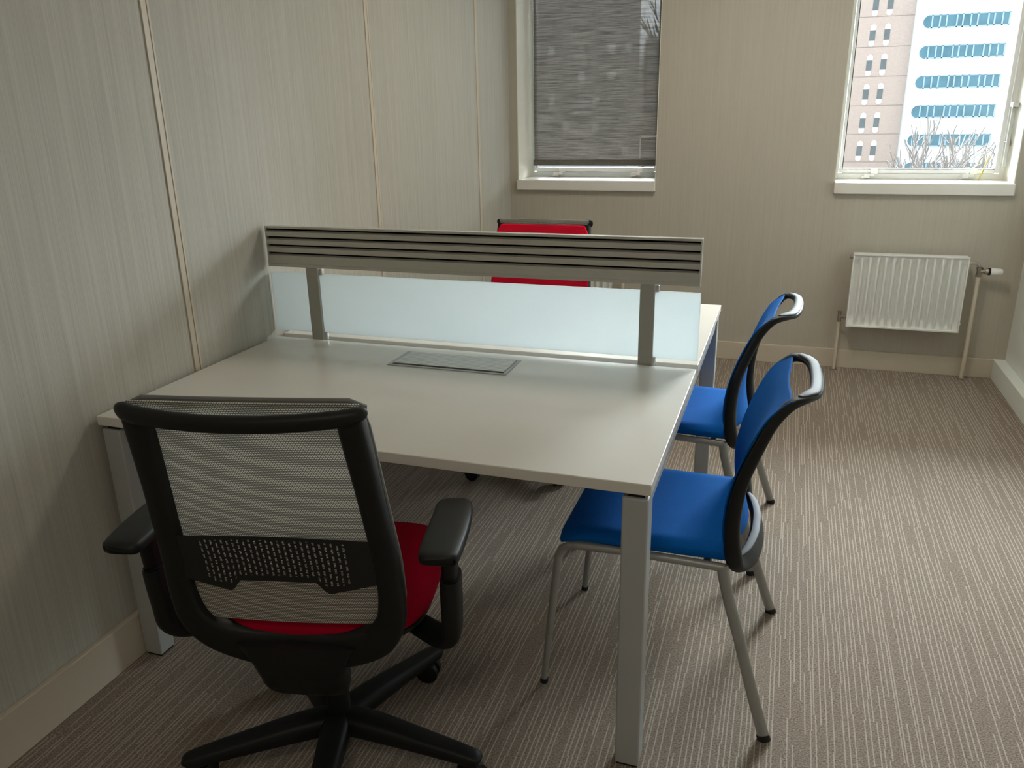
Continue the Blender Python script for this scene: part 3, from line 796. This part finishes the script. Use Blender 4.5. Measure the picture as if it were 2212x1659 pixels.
    # armrests
    for sg in (-1, 1):
        p_ = MB(); X = .300*sg
        sweep(p_, [(X, -.232, .667, 1, 0, 0, .028, .011), (X, -.222, .668, 1, 0, 0, .037, .014), (X+.001*sg, -.15, .669, 1, 0, 0, .040, .015), (X, -.07, .669, 1, 0, 0, .039, .014),
                   (X-.004*sg, -.02, .668, 1, 0, 0, .035, .013), (X-.006*sg, -.004, .667, 1, 0, 0, .024, .010)], False, 5, 20, .5)
        arm = p_.build('armrest_pad', M['black_plastic'], c, smooth=True, angle=50)
        s_ = MB()
        sweep(s_, [(X+.002*sg, -.135, .658, 0, 1, 0, .026, .017), (X+.002*sg, -.132, .60, 0, 1, 0, .025, .015), (X+.002*sg, -.128, .57, 0, 1, 0, .025, .015), (X+.002*sg, -.127, .567, 0, 1, 0, .031, .020), (X, -.12, .48, 0, 1, 0, .031, .020), (X-.004*sg, -.115, .430, 0, 1, 0, .028, .018),
                   (X-.04*sg, -.08, .400, 0, 1, 0, .028, .014), (X-.12*sg, -.02, .396, 0, 1, 0, .028, .011), (.10*sg, .02, .40, 0, 1, 0, .028, .010)], False, 5, 16, .6)
        s_.build('armrest_support', M['black_plastic'], c, smooth=True, angle=50)
    return c
tc = make_task_chair(False); tc.location = (.725, -.15, 0); tc.rotation_euler = (0, 0, math.radians(13))
tag(tc, 'black mesh-back office chair with red seat, seen from behind, nearest the camera')
tc2 = make_task_chair(True); tc2.location = (.625, 1.60, 0); tc2.rotation_euler = (0, 0, math.radians(181))
tag(tc2, 'red-backed office chair on the far side of the desk, facing the room')

# ------------------------------------------------------------------ outside
YO = 99.0
def brick():
    mt, nt, out = new_mat('pinkish_brick')
    b = N(nt, 'ShaderNodeTexBrick'); b.inputs['Scale'].default_value = 4
    b.inputs['Color1'].default_value = (.42, .325, .285, 1); b.inputs['Color2'].default_value = (.48, .38, .335, 1); b.inputs['Mortar'].default_value = (.52, .47, .44, 1)
    sp = N(nt, 'ShaderNodeSeparateXYZ'); nt.links.new(objco(nt), sp.inputs[0]); cb = N(nt, 'ShaderNodeCombineXYZ')
    nt.links.new(sp.outputs[0], cb.inputs[0]); nt.links.new(sp.outputs[2], cb.inputs[1]); nt.links.new(cb.outputs[0], b.inputs['Vector'])
    prin(nt, out, b.outputs[0], .9, 0, .2); return mt
M['brick'] = brick()
M['facade_white'] = simple('white_facade', (.66, .76, .82), .6, var=.02, scale=.6)
M['facade_dark'] = simple('grey_facade', (.34, .36, .38), .8, var=.2, scale=.25)
M['win_blue'] = simple('blue_window_glass', (.08, .19, .25), .25, 0, .5, var=.5, scale=.8)
M['win_frame'] = simple('pale_blue_frames', (.32, .45, .55), .5)
M['win_grey'] = simple('grey_window_glass', (.12, .14, .15), .25, var=.2, scale=1)
M['white_panel'] = simple('white_arch_panel', (.85, .86, .84), .5)
M['joint'] = simple('facade_joint', (.25, .21, .19), .8)
M['bark'] = simple('grey_bark', (.16, .14, .13), .9)
M['asphalt'] = simple('asphalt', (.16, .16, .165), .9, scale=1)
struct(MB().box(-120, 140, 8, 200, -12.2, -12).build('ground', M['asphalt']))

bb = thing('brick_building', 'pinkish brick tower with narrow windows between white arched panels', 'building', (8, YO, -12))
def lb_(o, t): o.data.transform(Matrix.Translation(-t.location)); return o
lb_(MB().box(2.0, 12.40, YO, YO+14, -12, 14).build('brick_wall', M['brick'], bb), bb)
j = MB()
for i in range(-4, 8):
    z = 10.2-2.97*i
    if -11.5 < z: j.box(2.0, 12.40, YO-.02, YO, z, z+.05)
lb_(j.build('floor_joint', M['joint'], bb), bb)
def arch(cx, z, up, r=.28):
    m_ = MB(); n = 14; pts = [(-r, 0)]+[(-r*math.cos(PI*k/n), .28+r*math.sin(PI*k/n)) for k in range(n+1)]+[(r, 0)]
    s = 1 if up else -1
    f = [(cx+a, YO-.08, z+s*b) for a, b in pts]; b_ = [(cx+a, YO, z+s*b) for a, b in pts]; k = len(f)
    m_.add(f+b_, [tuple(range(k)), tuple(range(k, 2*k))[::-1]]+[(i, (i+1) % k, (i+1) % k+k, i+k) for i in range(k)])
    return m_
for i in range(-1, 5):
    for cx, dz in ((8.52, 0), (9.93, .05)):
        zb_ = 5.55+.2-2.93*(i-0)+dz-.50+.0   # bottom of the upper white panel
        # opening between upper panel and lower panel
        zt_ = 9.72-2.96*(i+.0)+dz
        z_low = 7.86-2.96*(i)+dz+.0
        zu = z_low+1.05
        wq = lb_(MB().box(cx-.30, cx+.26, YO-.03, YO, z_low, zu).build('window', M['win_grey'], bb), bb)
        lb_(arch(cx, zu, True).build('arched_panel', M['white_panel'], wq), bb)
        lb_(arch(cx-.05, z_low, False).build('arched_panel', M['white_panel'], wq), bb)

wbld = thing('white_building', 'white office block with long blue window bands rounded at one end', 'building', (25, YO-1, -12))
def lw_(o): return lb_(o, wbld)
lw_(MB().box(12.40, 44, YO-1, YO+16, -12, 14).build('facade', M['facade_white'], wbld))
for i in range(-1, 6):
    zc = (3.917-1.4255)*3.2+1.4255+0-2.93*i  # centre height of each band
    zc = 9.40-2.93*i
    m_ = MB(); r = .62; x0 = 13.15; x1 = 21.0; n = 12
    pts = [(x1, zc+r), (x0+r, zc+r)]+[(x0+r-r*math.sin(PI*k/n), zc+r*math.cos(PI*k/n)) for k in range(1, n)]+[(x0+r, zc-r), (x1, zc-r)]
    f = [(a, YO-1.05, b) for a, b in pts]; b_ = [(a, YO-1, b) for a, b in pts]; k = len(f)
    m_.add(f+b_, [tuple(range(k)), tuple(range(k, 2*k))[::-1]]+[(q, (q+1) % k, (q+1) % k+k, q+k) for q in range(k)])
    bd_ = lw_(m_.build('window_band', M['win_blue'], wbld))
    fr = MB(); x = 13.9; q = 0
    fr.box(13.75, x1, YO-1.12, YO-1.05, zc-r, zc-r+.10); fr.box(13.75, x1, YO-1.12, YO-1.05, zc+r-.06, zc+r)
    while x < x1:
        fr.box(x, x+.14, YO-1.12, YO-1.05, zc-r, zc+r); x += (.72, .62, .95, .55)[q % 4]; q += 1
    lw_(fr.build('mullions', M['win_frame'], bd_))

gb = thing('grey_building', 'dark grey office block seen dimly through the lowered blind', 'building', (-30, YO, -12))
lb_(MB().box(-60, -16.4, YO, YO+14, -12, 14).build('facade', M['facade_dark'], gb), gb)
ww = MB(); random.seed(3)
for i in range(10):
    for k in range(9):
        x = -33+k*1.85; z = -4+i*2.9
        if random.random() < .55: ww.box(x, x+.8, YO-.04, YO, z, z+1.1)
lb_(ww.build('window_panel', M['white_panel'], gb), gb)

lo_b = thing('low_building', 'lower dark building right of the grey block, behind the blind', 'building', (-12, YO+4, -12))
lb_(MB().box(-16.2, -8, YO+4, YO+16, -12, 9.6).build('facade', M['facade_dark'], lo_b), lo_b)
lb_(MB().box(-14.6, -13.2, YO+8, YO+12, 9.6, 11.4).build('roof_shed', M['facade_dark'], lo_b), lo_b)

def make_tree(name, label, loc_, H_, spread, seed, minr=.010):
    random.seed(seed); mb = MB()
    def br(p, d, l, r, lev):
        n = 4; pts = [p]; q = p; dd = d
        for i in range(n):
            dd = (dd+Vector((random.uniform(-.16, .16), random.uniform(-.16, .16), random.uniform(-.05, .12)))).normalized(); q = q+dd*l/n; pts.append(q)
        rs = [max(minr, r*(1-.5*i/n)) for i in range(n+1)]
        mb.tube(pts, rs, 5 if lev > 0 else 8, cap=False)
        if lev >= 5: return
        for k in range(4 if lev < 3 else 3):
            i = random.choice((2, 3, 4)); s = pts[i]
            nd = (dd+Vector((random.uniform(-1, 1), random.uniform(-1, 1), random.uniform(-.1, .6)))*spread).normalized()
            br(s, nd, l*random.uniform(.58, .80), rs[i]*.62, lev+1)
    br(Vector((0, 0, 0)), Vector((0, 0, 1)), H_*.42, H_*.018, 0)
    o = mb.build(name, M['bark'], smooth=True); o.location = loc_
    return tag(o, label, 'tree')
make_tree('bare_tree', 'leafless tree in front of the white building', (8.6, 40, -12), 12.3, .66, 11, .022)
make_tree('bare_tree', 'tall leafless tree glimpsed through the blind at the edge of the left window', (-3.6, 40, -12), 15.5, .5, 5, .03)
